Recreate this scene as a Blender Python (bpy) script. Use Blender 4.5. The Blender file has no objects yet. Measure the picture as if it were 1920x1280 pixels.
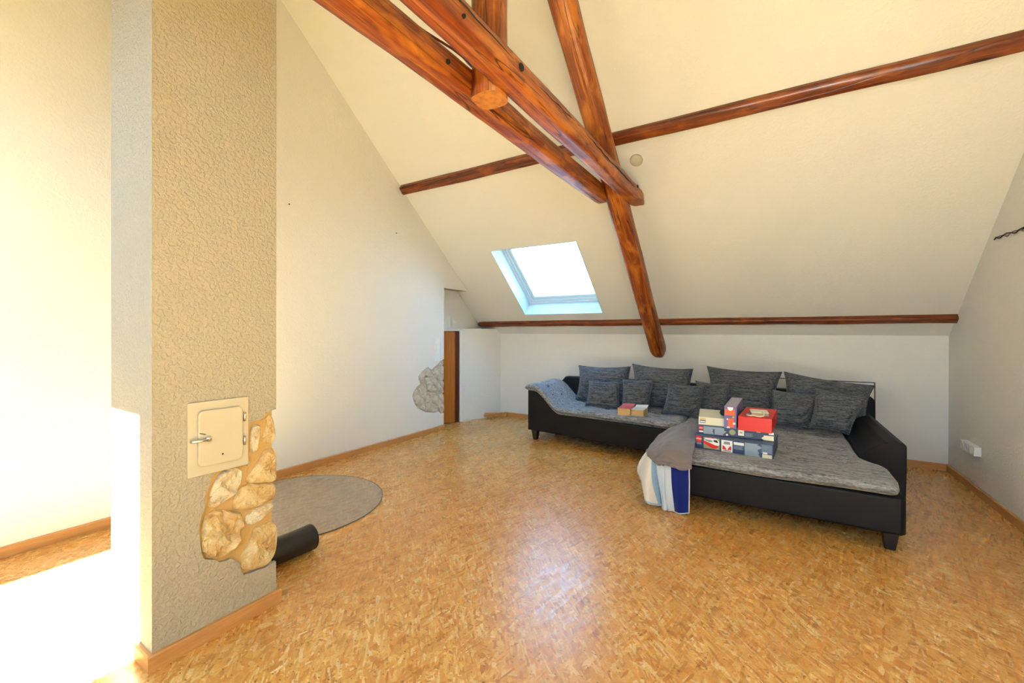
import bpy, bmesh, math, random
from mathutils import Vector, Matrix, noise, geometry
random.seed(7)
C = bpy.context.scene
COL = C.collection
V = Vector
PI = math.pi

# ------------------------------------------------------------------ camera
cam = bpy.data.cameras.new('camera'); camo = bpy.data.objects.new('camera', cam); COL.objects.link(camo)
yaw, pitch, roll = .5518, -.0029, .0025
F0 = V((-math.sin(yaw), math.cos(yaw), 0)); R0 = V((math.cos(yaw), math.sin(yaw), 0)); U0 = V((0, 0, 1))
Fw = F0*math.cos(pitch) + U0*math.sin(pitch); Uw = -F0*math.sin(pitch) + U0*math.cos(pitch)
Rw = R0*math.cos(roll) + Uw*math.sin(roll); Uw = -R0*math.sin(roll) + Uw*math.cos(roll)
M = Matrix((Rw, Uw, -Fw)).transposed().to_4x4(); M.translation = V((0, 0, 1.35)); camo.matrix_world = M
cam.sensor_width = 36; cam.lens = 799.33/1920*36
cam.shift_y = -(640-625.05)/1920
cam.clip_start = .02
C.camera = camo

# ------------------------------------------------------------------ world, sun, daylight portals, exposure
W = bpy.data.worlds.new('sky'); C.world = W; W.use_nodes = True
wn = W.node_tree.nodes; wl = W.node_tree.links
bg = wn['Background']
tc = wn.new('ShaderNodeTexCoord'); sp = wn.new('ShaderNodeSeparateXYZ'); cr = wn.new('ShaderNodeValToRGB')
wl.new(tc.outputs['Generated'], sp.inputs[0]); wl.new(sp.outputs['Z'], cr.inputs[0]); wl.new(cr.outputs[0], bg.inputs[0])
cr.color_ramp.elements[0].color = (.45, .72, 1, 1); cr.color_ramp.elements[1].color = (.17, .50, 1, 1)
SKY = 3.6
SUN = 42.0
bg.inputs[1].default_value = SKY
sun = bpy.data.lights.new('sun', 'SUN'); so = bpy.data.objects.new('sun', sun); COL.objects.link(so)
sun.energy = SUN; sun.color = (.74, .98, 1.12); sun.angle = math.radians(.6)
el = math.radians(50)
so.rotation_euler = V((0.0, -math.cos(el), math.sin(el))).to_track_quat('Z', 'Y').to_euler()
C.view_settings.view_transform = 'Standard'; C.view_settings.look = 'None'
C.view_settings.gamma = 1; C.view_settings.use_curve_mapping = False
C.view_settings.exposure = 1.93

# ------------------------------------------------------------------ helpers
def wloc(o):
    v = V((0, 0, 0))
    while o: v = v + o.location; o = o.parent
    return v
def obj(name, verts, faces, mat=None, parent=None, smooth=False, origin=None, uv=None, mats=None, fm=None, bevel=0, seg=2):
    me = bpy.data.meshes.new(name)
    base = wloc(parent) if parent else V((0, 0, 0))
    org = V(origin) if origin is not None else (base if parent else V((0, 0, 0)))
    me.from_pydata([tuple(V(v)-org) for v in verts], [], faces); 
    if uv:
        ul = me.uv_layers.new(name='UVMap')
        for p in me.polygons:
            for li in p.loop_indices: ul.data[li].uv = uv[me.loops[li].vertex_index]
    for m in (mats or ([mat] if mat else [])): me.materials.append(m)
    if fm:
        for p, i in zip(me.polygons, fm): p.material_index = i
    bm = bmesh.new(); bm.from_mesh(me)
    bmesh.ops.recalc_face_normals(bm, faces=bm.faces[:])
    if bevel:
        ed = [e for e in bm.edges if len(e.link_faces) == 2 and e.calc_face_angle(0) > .5]
        bmesh.ops.bevel(bm, geom=ed, offset=bevel, segments=seg, affect='EDGES', profile=.6, clamp_overlap=True)
    bm.to_mesh(me); bm.free()
    if smooth:
        for p in me.polygons: p.use_smooth = True
    o = bpy.data.objects.new(name, me); COL.objects.link(o)
    if parent: o.parent = parent; o.location = org-base
    else: o.location = org
    return o
def box(name, a, b, mat, parent=None, bevel=0, origin=None, seg=2):
    v, f = boxvf(a, b)
    return obj(name, v, f, mat, parent, bevel=bevel, origin=origin, seg=seg)
def boxvf(a, b, o=0):
    x0, y0, z0 = a; x1, y1, z1 = b
    v = [(x, y, z) for x in (x0, x1) for y in (y0, y1) for z in (z0, z1)]
    f = [(0,1,3,2),(4,6,7,5),(0,4,5,1),(2,3,7,6),(0,2,6,4),(1,5,7,3)]
    return v, [tuple(i+o for i in q) for q in f]
def prism(name, pts, vec, mat, parent=None, bevel=0, origin=None, seg=2, smooth=False):
    """extrude closed planar polygon pts (3D) by vec; concave is fine"""
    n = len(pts); pts = [V(p) for p in pts]; vec = V(vec)
    tri = geometry.tessellate_polygon([pts])
    if bevel:   # keep n-gon caps for a clean bevel
        f = [tuple(range(n)), tuple(reversed(range(n, 2*n)))]
    else:
        f = [tuple(t) for t in tri] + [tuple(i+n for i in reversed(t)) for t in tri]
    f += [(i, (i+1) % n, (i+1) % n+n, i+n) for i in range(n)]
    return obj(name, pts+[p+vec for p in pts], f, mat, parent, bevel=bevel, origin=origin, seg=seg, smooth=smooth)
def empty(name, loc, label=None, cat=None, group=None, kind=None):
    o = bpy.data.objects.new(name, None); COL.objects.link(o); o.location = loc; o.empty_display_size = .05
    return tag(o, label, cat, group, kind)
def tag(o, label=None, cat=None, group=None, kind=None):
    if label: o['label'] = label
    if cat: o['category'] = cat
    if group: o['group'] = group
    if kind: o['kind'] = kind
    return o
def struct(o, label=None, cat='structure'):
    o['kind'] = 'structure'
    if label: o['label'] = label; o['category'] = cat
    return o
def grid(nu, nv, fn):
    v = [fn(i/(nu-1), j/(nv-1)) for j in range(nv) for i in range(nu)]
    f = [(j*nu+i, j*nu+i+1, (j+1)*nu+i+1, (j+1)*nu+i) for j in range(nv-1) for i in range(nu-1)]
    return v, f
def tube(name, pts, r, mat, parent=None, n=8, origin=None, cap=True, radii=None):
    pts = [V(p) for p in pts]; vs = []; fs = []
    t0 = (pts[1]-pts[0]).normalized(); nrm = t0.orthogonal().normalized()
    for i, p in enumerate(pts):
        t = (pts[min(i+1, len(pts)-1)]-pts[max(i-1, 0)]).normalized()
        nrm = (nrm - t*nrm.dot(t)).normalized(); b = t.cross(nrm)
        rr = radii[i] if radii else r
        for k in range(n):
            a = 2*PI*k/n; vs.append(p+(nrm*math.cos(a)+b*math.sin(a))*rr)
    for i in range(len(pts)-1):
        for k in range(n):
            fs.append((i*n+k, i*n+(k+1) % n, (i+1)*n+(k+1) % n, (i+1)*n+k))
    if cap: fs += [tuple(reversed(range(n))), tuple(range((len(pts)-1)*n, len(pts)*n))]
    return obj(name, vs, fs, mat, parent, smooth=True, origin=origin)
def lathe(name, prof, mat, parent=None, center=(0,0,0), axis=(0,0,1), n=32, origin=None, smooth=True):
    ax = V(axis).normalized(); u = ax.orthogonal().normalized(); w = ax.cross(u); c = V(center); vs = []; fs = []
    for r, h in prof:
        for k in range(n):
            a = 2*PI*k/n; vs.append(c+ax*h+(u*math.cos(a)+w*math.sin(a))*max(r, 1e-4))
    for i in range(len(prof)-1):
        for k in range(n): fs.append((i*n+k, i*n+(k+1) % n, (i+1)*n+(k+1) % n, (i+1)*n+k))
    return obj(name, vs, fs, mat, parent, smooth=smooth, origin=origin)

# ------------------------------------------------------------------ materials
def mat(name, col=(.8,.8,.8), rough=.6, spec=.5, metal=0, coat=0):
    m = bpy.data.materials.new(name); m.use_nodes = True
    p = m.node_tree.nodes['Principled BSDF']
    p.inputs['Base Color'].default_value = (*col, 1); p.inputs['Roughness'].default_value = rough
    p.inputs['Specular IOR Level'].default_value = spec; p.inputs['Metallic'].default_value = metal
    p.inputs['Coat Weight'].default_value = coat
    m['p'] = 1
    return m
class N:
    def __init__(s, m): s.m = m; s.t = m.node_tree; s.p = s.t.nodes['Principled BSDF']
    def new(s, t, **k):
        n = s.t.nodes.new(t)
        for a, b in k.items(): setattr(n, a, b)
        return n
    def link(s, a, b): s.t.links.new(a, b)
    def coord(s, kind='Object', scale=(1,1,1), rot=(0,0,0)):
        c = s.new('ShaderNodeTexCoord'); mp = s.new('ShaderNodeMapping')
        mp.inputs['Scale'].default_value = scale; mp.inputs['Rotation'].default_value = rot
        s.link(c.outputs[kind], mp.inputs['Vector']); return mp.outputs[0]
    def noise(s, vec, scale=5, detail=3, rough=.5, dist=0):
        n = s.new('ShaderNodeTexNoise'); n.inputs['Scale'].default_value = scale; n.inputs['Detail'].default_value = detail
        n.inputs['Roughness'].default_value = rough; n.inputs['Distortion'].default_value = dist
        s.link(vec, n.inputs['Vector']); return n.outputs['Fac']
    def ramp(s, fac, stops, interp='LINEAR'):
        r = s.new('ShaderNodeValToRGB'); r.color_ramp.interpolation = interp
        e = r.color_ramp.elements
        while len(e) < len(stops): e.new(.5)
        for q, (pos, c) in zip(e, stops): q.position = pos; q.color = (*c, 1) if len(c) == 3 else c
        s.link(fac, r.inputs[0]); return r.outputs[0]
    def mix(s, fac, a, b, mode='MIX'):
        x = s.new('ShaderNodeMix', data_type='RGBA', blend_type=mode)
        for i, q in ((0, fac), (6, a), (7, b)):
            if isinstance(q, (int, float)): x.inputs[i].default_value = q
            elif isinstance(q, tuple): x.inputs[i].default_value = (*q, 1)
            else: s.link(q, x.inputs[i])
        return x.outputs[2]
    def bump(s, h, strength=.3, dist=.01, prev=None):
        b = s.new('ShaderNodeBump'); b.inputs['Strength'].default_value = strength; b.inputs['Distance'].default_value = dist
        s.link(h, b.inputs['Height'])
        if prev is not None: s.link(prev, b.inputs['Normal'])
        return b.outputs[0]
    def color(s, o): s.link(o, s.p.inputs['Base Color'])
    def normal(s, o): s.link(o, s.p.inputs['Normal'])

def paint(name, col, grain=60, strength=.35, dist=.004):
    m = mat(name, col, .75, .25); n = N(m); c = n.coord()
    a = n.noise(c, grain, 2, .55); b = n.noise(c, grain*.35, 2, .5)
    c2 = n.noise(c, 1.3, 2)
    n.color(n.mix(c2, col, tuple(x*.96 for x in col)))
    h = n.mix(.45, n.ramp(a, [(.42, (0,0,0)), (.62, (1,1,1))]), b)
    n.normal(n.bump(h, strength, dist)); return m
PW = paint('woodchip_wall_paint', (.82, .80, .755))
PWL = paint('woodchip_roof_paint', (.75, .725, .67))
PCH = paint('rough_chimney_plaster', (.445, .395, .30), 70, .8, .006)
OCHRE = paint('ochre_mortar', (.56, .35, .13), 55, .5, .004)
GREYM = paint('grey_mortar', (.56, .47, .36), 55, .5, .004)

def wood(name, dark, midc, light, rough=.38, coat=.0, uv=True):
    m = mat(name, midc, rough, .5, coat=coat); n = N(m)
    k = 'UV' if uv else 'Object'
    c = n.coord(k, (.9, 14, 14) if uv else (14, 14, .9)); c2 = n.coord(k, (2.2, 60, 60) if uv else (60, 60, 2.2)); c3 = n.coord(k, (2.2, 5, 5))
    a = n.noise(c, 1.5, 5, .6, .8); b = n.noise(c2, 1.5, 3, .6, .2); k3 = n.noise(c3, 1.6, 3, .6, .5)
    col = n.ramp(a, [(.3, dark), (.5, midc), (.72, light)])
    col = n.mix(n.ramp(b, [(.36, (1,1,1)), (.5, (0,0,0))]), col, tuple(x*.45 for x in midc))
    col = n.mix(n.ramp(k3, [(.5, (0,0,0)), (.68, (1,1,1))]), col, light)
    cc = n.coord(k, (.55, 11, 11)); cr_ = n.noise(cc, 1.2, 2, .4, .3)       # long drying cracks
    crack = n.ramp(cr_, [(.488, (0,0,0)), (.5, (1,1,1)), (.512, (0,0,0))])
    col = n.mix(crack, col, tuple(x*.22 for x in dark))
    n.color(col)
    h = n.mix(.5, a, b); h = n.mix(crack, h, (0,0,0))
    n.normal(n.bump(h, .35, .006)); return m
BEAM = wood('red_brown_oiled_log', (.10, .012, .002), (.28, .056, .006), (.50, .16, .018), .4)
BEAM2 = wood('dark_oiled_purlin', (.07, .011, .002), (.19, .036, .005), (.30, .075, .010), .4)
ENDG = mat('sawn_end_grain', (.62, .25, .05), .5)
n = N(ENDG); c = n.coord('Object', (1,1,1)); n.color(n.ramp(n.noise(c, 25, 4), [(.3, (.34, .11, .012)), (.6, (.54, .21, .025))]))
BASEB = mat('beech_baseboard', (.56, .27, .085), .45); n = N(BASEB); c = n.coord('Object', (3, 3, 60)); n.color(n.ramp(n.noise(c, 2, 4, .6), [(.3, (.50, .22, .06)), (.7, (.63, .32, .11))]))

# floor: pressed wood strands under a clear coat
FLOOR = mat('strand_cork_floor', (.6, .35, .13), .3, .62); n = N(FLOOR)
def flakes(rot, scx, scy, sc):
    c = n.coord('Object', (1/scx, 1/scy, 1), (0, 0, rot)); c.node.vector_type = 'TEXTURE'
    nz = n.new('ShaderNodeTexNoise'); nz.inputs['Scale'].default_value = 1.3; nz.inputs['Detail'].default_value = 2; n.link(c, nz.inputs['Vector'])
    ad = n.new('ShaderNodeVectorMath', operation='MULTIPLY_ADD'); n.link(nz.outputs['Color'], ad.inputs[0]); ad.inputs[1].default_value = (.55, .55, 0); n.link(c, ad.inputs[2])
    v = n.new('ShaderNodeTexVoronoi', voronoi_dimensions='2D'); v.inputs['Scale'].default_value = sc; n.link(ad.outputs[0], v.inputs['Vector'])
    s_ = n.new('ShaderNodeSeparateColor'); n.link(v.outputs['Color'], s_.inputs[0]); return s_.outputs[0], s_.outputs[1]
L1, L1b = flakes(.35, 1, 4.0, 19); L2, L2b = flakes(1.35, 1, 5.0, 16); L3, L3b = flakes(-.65, 1, 4.5, 20); L4, L4b = flakes(2.3, 1, 4.0, 27)
RP = [(0, (.42, .14, .017)), (.2, (.62, .265, .045)), (.6, (.73, .37, .078)), (.85, (.84, .52, .155)), (1, (.92, .70, .34))]
base = n.ramp(L1, RP); o2 = n.ramp(L2, RP); o3 = n.ramp(L3, RP); o4 = n.ramp(L4, RP)
st = lambda f, t: n.ramp(f, [(t, (0,0,0)), (t+.02, (1,1,1))])
col = n.mix(st(L2b, .55), base, o2); col = n.mix(st(L3b, .6), col, o3); col = n.mix(st(L4b, .6), col, o4)
big = n.noise(n.coord('Object'), 2.2, 4, .6)
col = n.mix(n.ramp(big, [(.35, (0,0,0)), (.7, (.55,.55,.55))]), col, (.60, .25, .045))
fine = n.noise(n.coord('Object', (1, 1, 1)), 160, 3, .6); col = n.mix(n.ramp(fine, [(.35, (.5,.5,.5)), (.55, (0,0,0))]), col, (.45, .2, .06))
vs = n.new('ShaderNodeTexVoronoi', voronoi_dimensions='2D'); vs.inputs['Scale'].default_value = 11; n.link(n.coord('Object', (1, 1.8, 1), (0,0,.6)), vs.inputs['Vector'])
col = n.mix(n.ramp(vs.outputs['Distance'], [(.035, (1,1,1)), (.06, (0,0,0))]), col, (.16, .06, .02))
n.color(col)
n.link(n.ramp(L2, [(0, (.24,)*3), (1, (.36,)*3)]), n.p.inputs['Roughness'])
n.normal(n.bump(n.mix(.5, L1, fine), .12, .002))

def fabric(name, dark, light, sx=3, sy=40, bumpk=.5):
    m = mat(name, light, .95, .1); n = N(m)
    c = n.coord('Object', (sx, sy*.8, sy)); c2 = n.coord('Object', (sx*7, sy*2.2, sy*2.6)); c3 = n.coord('Object', (2, 2, 2))
    a = n.noise(c, 2.2, 4, .65); b = n.noise(c2, 2, 2, .6); k = n.noise(c3, 1.5, 2)
    h = n.mix(.45, a, b)
    n.color(n.ramp(h, [(.38, dark), (.5, tuple((x+y)/2 for x, y in zip(dark, light))), (.62, light)]))
    n.normal(n.bump(h, bumpk, .004)); n.p.inputs['Sheen Weight'].default_value = .15; return m
FAB = fabric('heathered_grey_weave', (.018, .020, .026), (.185, .20, .225), 2.4, 46)
FABS = fabric('heathered_seat_weave', (.075, .077, .086), (.42, .415, .41), 3.2, 30)
LEA = mat('black_leatherette', (.005, .0055, .0065), .55, .24); n = N(LEA); n.normal(n.bump(n.noise(n.coord(), 140, 3), .35, .002))
LEG = mat('black_leg', (.01, .01, .011), .4)
BUT = mat('button_cloth', (.04, .04, .045), .9)
WHITE = mat('white_plastic', (.82, .82, .80), .35)
OFFW = mat('cream_lacquer', (.77, .72, .62), .4)
CHROME = mat('latch_metal', (.85, .83, .78), .22, metal=1)
DOORW = mat('orange_brown_door', (.50, .17, .025), .4); n = N(DOORW); n.color(n.ramp(n.noise(n.coord('Object', (20, 20, 1.5)), 2, 4), [(.3, (.42, .13, .018)), (.7, (.56, .20, .03))]))
JAMB = mat('dark_brown_jamb', (.10, .022, .012), .45)
BLK = mat('black_enamel_steel', (.012, .012, .013), .38); n = N(BLK); n.normal(n.bump(n.noise(n.coord(), 220, 2), .12, .002))
DARK = mat('dark_hole', (.015, .012, .01), .9)
WFR = mat('sky_tinted_window_lacquer', (.60, .72, .76), .4)  # white frames, with the cyan cast of the sky mixed into the colour
REV = mat('sky_tinted_reveal_board', (.58, .68, .72), .5)  # white boards; blue sky light is put into their base colour

def glassmat(name, tint=(1,1,1), refl=.06, diff=0):
    m = bpy.data.materials.new(name); m.use_nodes = True; t = m.node_tree; t.nodes.clear()
    o = t.nodes.new('ShaderNodeOutputMaterial'); tr = t.nodes.new('ShaderNodeBsdfTransparent'); gl = t.nodes.new('ShaderNodeBsdfGlossy')
    tr.inputs[0].default_value = (*tint, 1); gl.inputs['Roughness'].default_value = .03
    fr = t.nodes.new('ShaderNodeLayerWeight'); fr.inputs[0].default_value = .5; pw = t.nodes.new('ShaderNodeMath'); pw.operation = 'POWER'; pw.inputs[1].default_value = 5; ma = t.nodes.new('ShaderNodeMath'); ma.operation = 'MULTIPLY_ADD'; ma.inputs[1].default_value = .9; ma.inputs[2].default_value = .04; t.links.new(fr.outputs['Facing'], pw.inputs[0]); t.links.new(pw.outputs[0], ma.inputs[0]); mx = t.nodes.new('ShaderNodeMixShader')
    t.links.new(ma.outputs[0], mx.inputs[0]); t.links.new(gl.outputs[0], mx.inputs[2])
    if diff:
        df = t.nodes.new('ShaderNodeBsdfDiffuse'); df.inputs[0].default_value = (.62, .57, .48, 1); m2 = t.nodes.new('ShaderNodeMixShader')
        m2.inputs[0].default_value = diff; t.links.new(tr.outputs[0], m2.inputs[1]); t.links.new(df.outputs[0], m2.inputs[2]); t.links.new(m2.outputs[0], mx.inputs[1])
    else: t.links.new(tr.outputs[0], mx.inputs[1])
    t.links.new(mx.outputs[0], o.inputs[0]); return m
PANE = glassmat('window_glass', (.97, .99, 1))
PLATE = glassmat('dusty_floor_glass', (.80, .83, .80), diff=.30)

# ------------------------------------------------------------------ room data (metres, camera stands at x=y=0, eye 1.35)
XL, XR, YB, SL, H0 = -3.908, 1.457, 5.805, .8715, 1.326
RID = 1.80; YF = 2*RID-YB
ZR = H0+SL*(YB-RID)
def roof(y): return H0+SL*(YB-y) if y >= RID else H0+SL*(y-YF)
NB = V((0, SL, 1)).normalized(); NF = V((0, -SL, 1)).normalized()   # outward normals of the two slopes

# floor
struct(box('floor', (-4.9, YF-.3, -.12), (XR+.2, YB+.3, 0), FLOOR))

# slopes with skylight holes: list (x0,x1,ya,yb)
def slope(name, holes, y0, y1, m):
    xs = sorted({-4.9, XR+.2, *[h[0] for h in holes], *[h[1] for h in holes]}); ys = sorted({y0, y1, *[h[2] for h in holes], *[h[3] for h in holes]})
    vs = []; fs = []
    nrm = NB if name == 'ceiling' else NF
    def z(y): return H0+SL*(YB-y) if name == 'ceiling' else H0+SL*(y-YF)
    for i in range(len(xs)-1):
        for j in range(len(ys)-1):
            cx, cy = (xs[i]+xs[i+1])/2, (ys[j]+ys[j+1])/2
            if any(h[0] < cx < h[1] and h[2] < cy < h[3] for h in holes): continue
            o = len(vs)
            q = [V((x, y, z(y))) for x, y in ((xs[i], ys[j]), (xs[i+1], ys[j]), (xs[i+1], ys[j+1]), (xs[i], ys[j+1]))]
            vs += q + [p+nrm*.26 for p in q]
            fs += [(o,o+1,o+2,o+3), (o+7,o+6,o+5,o+4), (o,o+4,o+5,o+1), (o+1,o+5,o+6,o+2), (o+2,o+6,o+7,o+3), (o+3,o+7,o+4,o)]
    return struct(obj(name, vs, fs, m))
SKY1 = (-3.15, -1.94, 4.565, 5.482)
SKY2 = (-3.61, -2.12, -1.62, -.596)
SKY_FILL = (-.45, 1.30, -2.1, -.70)  # made-up opening out of view, added to fill the room with daylight
slope('ceiling', [SKY1], RID, YB+.25, PWL)
slope('ceiling_front', [SKY2, SKY_FILL], YF-.25, RID, PWL)

def skylight(num, h, side, lab):
    x0, x1, ya, yb = h; nrm = NB if side > 0 else NF
    t = V((0, 1, -SL)).normalized() if side > 0 else V((0, -1, -SL)).normalized()   # downslope
    top = V((0, ya, 0)) if side > 0 else V((0, yb, 0)); 
    z = (lambda y: H0+SL*(YB-y)) if side > 0 else (lambda y: H0+SL*(y-YF))
    ytop = ya if side > 0 else yb; L = (yb-ya)*math.sqrt(1+SL*SL)
    O = V((x0, ytop, z(ytop))); ex = V((1, 0, 0)); w = x1-x0
    P = lambda a, b, c: O+ex*a+t*b+nrm*c
    r = empty('window_%d' % num, P(w/2, L/2, 0)); struct(r)
    def slab(name, a0, a1, b0, b1, c0, c1, m, par=r, bevel=0):
        v = [P(a, b, c) for a in (a0, a1) for b in (b0, b1) for c in (c0, c1)]
        return obj(name, v, boxvf((0,0,0), (1,1,1))[1], m, par, bevel=bevel)
    # reveal boards
    g = .012; D = .25
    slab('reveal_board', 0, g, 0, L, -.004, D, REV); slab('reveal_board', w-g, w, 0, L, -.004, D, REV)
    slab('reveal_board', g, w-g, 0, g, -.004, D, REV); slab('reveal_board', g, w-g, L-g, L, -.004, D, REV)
    def ring(name, i0, i1, c0, c1, m):
        fr = empty(name, P(w/2, L/2, c0)); fr.parent = r; fr.location = fr.location-r.location
        vs = []; fs = []
        for (a0, a1, b0, b1) in ((i0, i1, i0, L-i0), (w-i1, w-i0, i0, L-i0), (i1, w-i1, i0, i1), (i1, w-i1, L-i1, L-i0)):
            o = len(vs); vs += [P(a, b, c) for a in (a0, a1) for b in (b0, b1) for c in (c0, c1)]; fs += boxvf((0,0,0), (1,1,1), o)[1]
        bpy.data.objects.remove(fr)
        return obj(name, vs, fs, m, r, bevel=.003, seg=1)
    ring('outer_frame', .0, .045, D-.035, D+.03, WFR)
    ring('sash_frame', .045, .085, D-.02, D+.04, WFR)
    ring('glazing_bead', .085, .125, D-.005, D+.03, WFR)
    slab('pane', .12, w-.12, .12, L-.12, D+.015, D+.02, PANE)
    slab('added_sun_baffle', -.04, w+.04, -.14, .02, D+.01, D+.20, WFR, bevel=.01)  # added outside, unseen; tall enough to keep grazing sun off the reveal
    # small sash handle / vent bar low on the sash
    slab('sash_handle', w*.48, w*.66, L-.19, L-.18, D-.02, D-.012, WFR, bevel=.002)
    # daylight portal lamp just outside the pane
    al = bpy.data.lights.new('skylight_portal', 'AREA'); al.shape = 'RECTANGLE'; al.size = w-.2; al.size_y = L-.2; al.cycles.is_portal = True
    ao = bpy.data.objects.new('skylight_portal', al); COL.objects.link(ao)
    ao.matrix_world = Matrix.Translation(P(w/2, L/2, D+.08)) @ Matrix((ex, t, -(ex.cross(t)) if ex.cross(t).dot(nrm) < 0 else ex.cross(t))).transposed().to_4x4()
    zax = nrm; ao.matrix_world = Matrix.Translation(P(w/2, L/2, D+.08)) @ zax.to_track_quat('Z', 'X').to_matrix().to_4x4()
skylight(1, SKY1, 1, '')
skylight(2, SKY2, -1, '')
skylight(3, SKY_FILL, -1, '')  # unseen extra skylight, added only for fill light

# walls
def yz(x, pts): return [(x, a, b) for a, b in pts]
OPY, OPZ = 4.545, 1.965
yop = YB-(OPZ-H0)/SL
notchL = [(4.545,.229),(4.487,.224),(4.436,.266),(4.375,.256),(4.181,.297),(4.115,.33),(4.042,.367),(3.979,.434),(3.943,.534),(3.961,.589),(4.023,.646),(4.087,.678),(4.055,.733),(4.05,.779),(4.095,.82),(4.16,.861),(4.222,.89),(4.275,.853),(4.304,.851),(4.364,.887),(4.424,.917),(4.465,.949),(4.545,.976)]
up = [(OPY, OPZ), (yop+.12, OPZ), (YB-.3, H0+SL*.3+.12), (RID, ZR+.12), (YF-.1, H0-.02), (YF-.1, 0)]
up = [(OPY, OPZ), (yop+.14, OPZ), (RID, ZR+.12), (YF-.1, H0+.03), (YF-.1, 0)]
wl_ = struct(prism('wall_left', yz(XL-.018, [(OPY-.004, 0)]+[(OPY-.004, OPZ), *up[1:]]), (-.12, 0, 0), GREYM))
prism('plaster', yz(XL, [(OPY, 0)]+notchL+up), (-.0185, 0, 0), PW, wl_)
box('plaster_edge', (XL-.15, OPY-.006, 0), (XL-.02, OPY, .2), PW, wl_)
box('plaster_edge', (XL-.15, OPY-.006, .99), (XL-.02, OPY, OPZ), PW, wl_)
struct(box('wall_right', (XR, YF-.2, 0), (XR+.15, YB+.3, ZR+.2), PW))
struct(box('wall_outer', (-5.0, YF-.2, 0), (-4.85, YB+.2, ZR+.2), PW))
struct(box('wall_back', (-4.9, YB, 0), (XR+.15, YB+.15, H0+.12), PW))
struct(box('wall_front', (-4.9, YF-.15, 0), (XR+.15, YF, H0+.12), PW))
# slanting lower wall with the little door, and the panel above it
A = V((-4.236, 4.40, 0)); B = V((-3.79, 5.81, 0)); d = (B-A).normalized(); nn = V((d.y, -d.x, 0))   # nn faces the room
def along(s, z=0, off=0): return A+d*s+nn*off+V((0, 0, z))
LT = (B-A).length
def sl(y): return (y-A.y)/d.y
wn_ = empty('wall_niche', along(LT/2)); struct(wn_)
HD = 1.385; s0, s1 = sl(4.50), sl(5.05)
def obl(name, sa, sb, za, zb, oa, ob, m, par, bevel=0):
    v = [along(s, z, o) for s in (sa, sb) for z in (za, zb) for o in (oa, ob)]
    return obj(name, v, boxvf((0,0,0), (1,1,1))[1], m, par, bevel=bevel, seg=1)
obl('plaster', s1, LT, 0, HD+.02, -.12, 0, PW, wn_)
obl('plaster', -.2, s1, 1.372, HD+.02, -.12, 0, PW, wn_)
box('header_panel', (-4.30, 4.2, HD-.005), (-4.10, 5.9, 2.3), PW, wn_)
box('niche_end', (-4.9, 4.2, 0), (XL-.13, 4.36, 2.6), PW, wn_)
box('header_soffit', (-4.12, 4.36, OPZ), (XL-.1, 5.25, OPZ+.3), PW, wn_)
dr = empty('door_1', along((s0+s1)/2)); struct(dr)
obl('door_leaf', s0, sl(4.985), .01, 1.362, -.06, -.02, DOORW, dr)
obl('door_jamb', sl(4.985), s1-.004, 0, 1.366, -.08, -.012, JAMB, dr)
obl('door_casing', s1-.004, s1+.03, 0, 1.385, -.02, .012, WHITE, dr, .003)
obl('door_casing', -.1, s1+.03, 1.366, 1.385, -.02, .012, WHITE, dr, .003)
obl('door_knob', sl(4.58), sl(4.64), .70, .73, -.02, .02, CHROME, dr, .005)

# chimney
XC, YC, XC0, YC1 = -2.112, .694, -2.565, 1.192
HC = 3.75
notch = [(1.192,.206),(1.168,.203),(1.138,.199),(1.095,.205),(1.068,.205),(1.041,.211),(1.028,.237),(1.024,.275),(1.002,.298),(.983,.313),(.964,.31),(.94,.316),(.919,.337),(.881,.356),(.869,.378),(.862,.429),(.859,.508),(.869,.556),(.88,.575),(.882,.633),(.888,.646),(.899,.67),(.902,.7),(.914,.715),(.933,.729),(.95,.74),(.985,.735),(1.012,.736),(1.04,.724),(1.062,.716),(1.068,.732),(1.06,.757),(1.059,.817),(1.06,.907),(1.071,.92),(1.094,.927),(1.124,.924),(1.144,.95),(1.168,.961),(1.192,.965)]
ch = struct(box('wall_chimney', (XC0+.016, YC+.016, 0), (XC-.018, YC1-.012, HC+.6), OCHRE))
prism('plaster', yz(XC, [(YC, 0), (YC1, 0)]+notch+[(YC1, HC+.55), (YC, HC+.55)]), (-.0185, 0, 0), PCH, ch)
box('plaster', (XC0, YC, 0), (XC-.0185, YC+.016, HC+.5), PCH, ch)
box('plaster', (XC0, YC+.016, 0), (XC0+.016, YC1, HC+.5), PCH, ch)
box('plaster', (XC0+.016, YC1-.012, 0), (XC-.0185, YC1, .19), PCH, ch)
box('plaster', (XC0+.016, YC1-.012, .98), (XC-.0185, YC1, HC+.5), PCH, ch)

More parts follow.
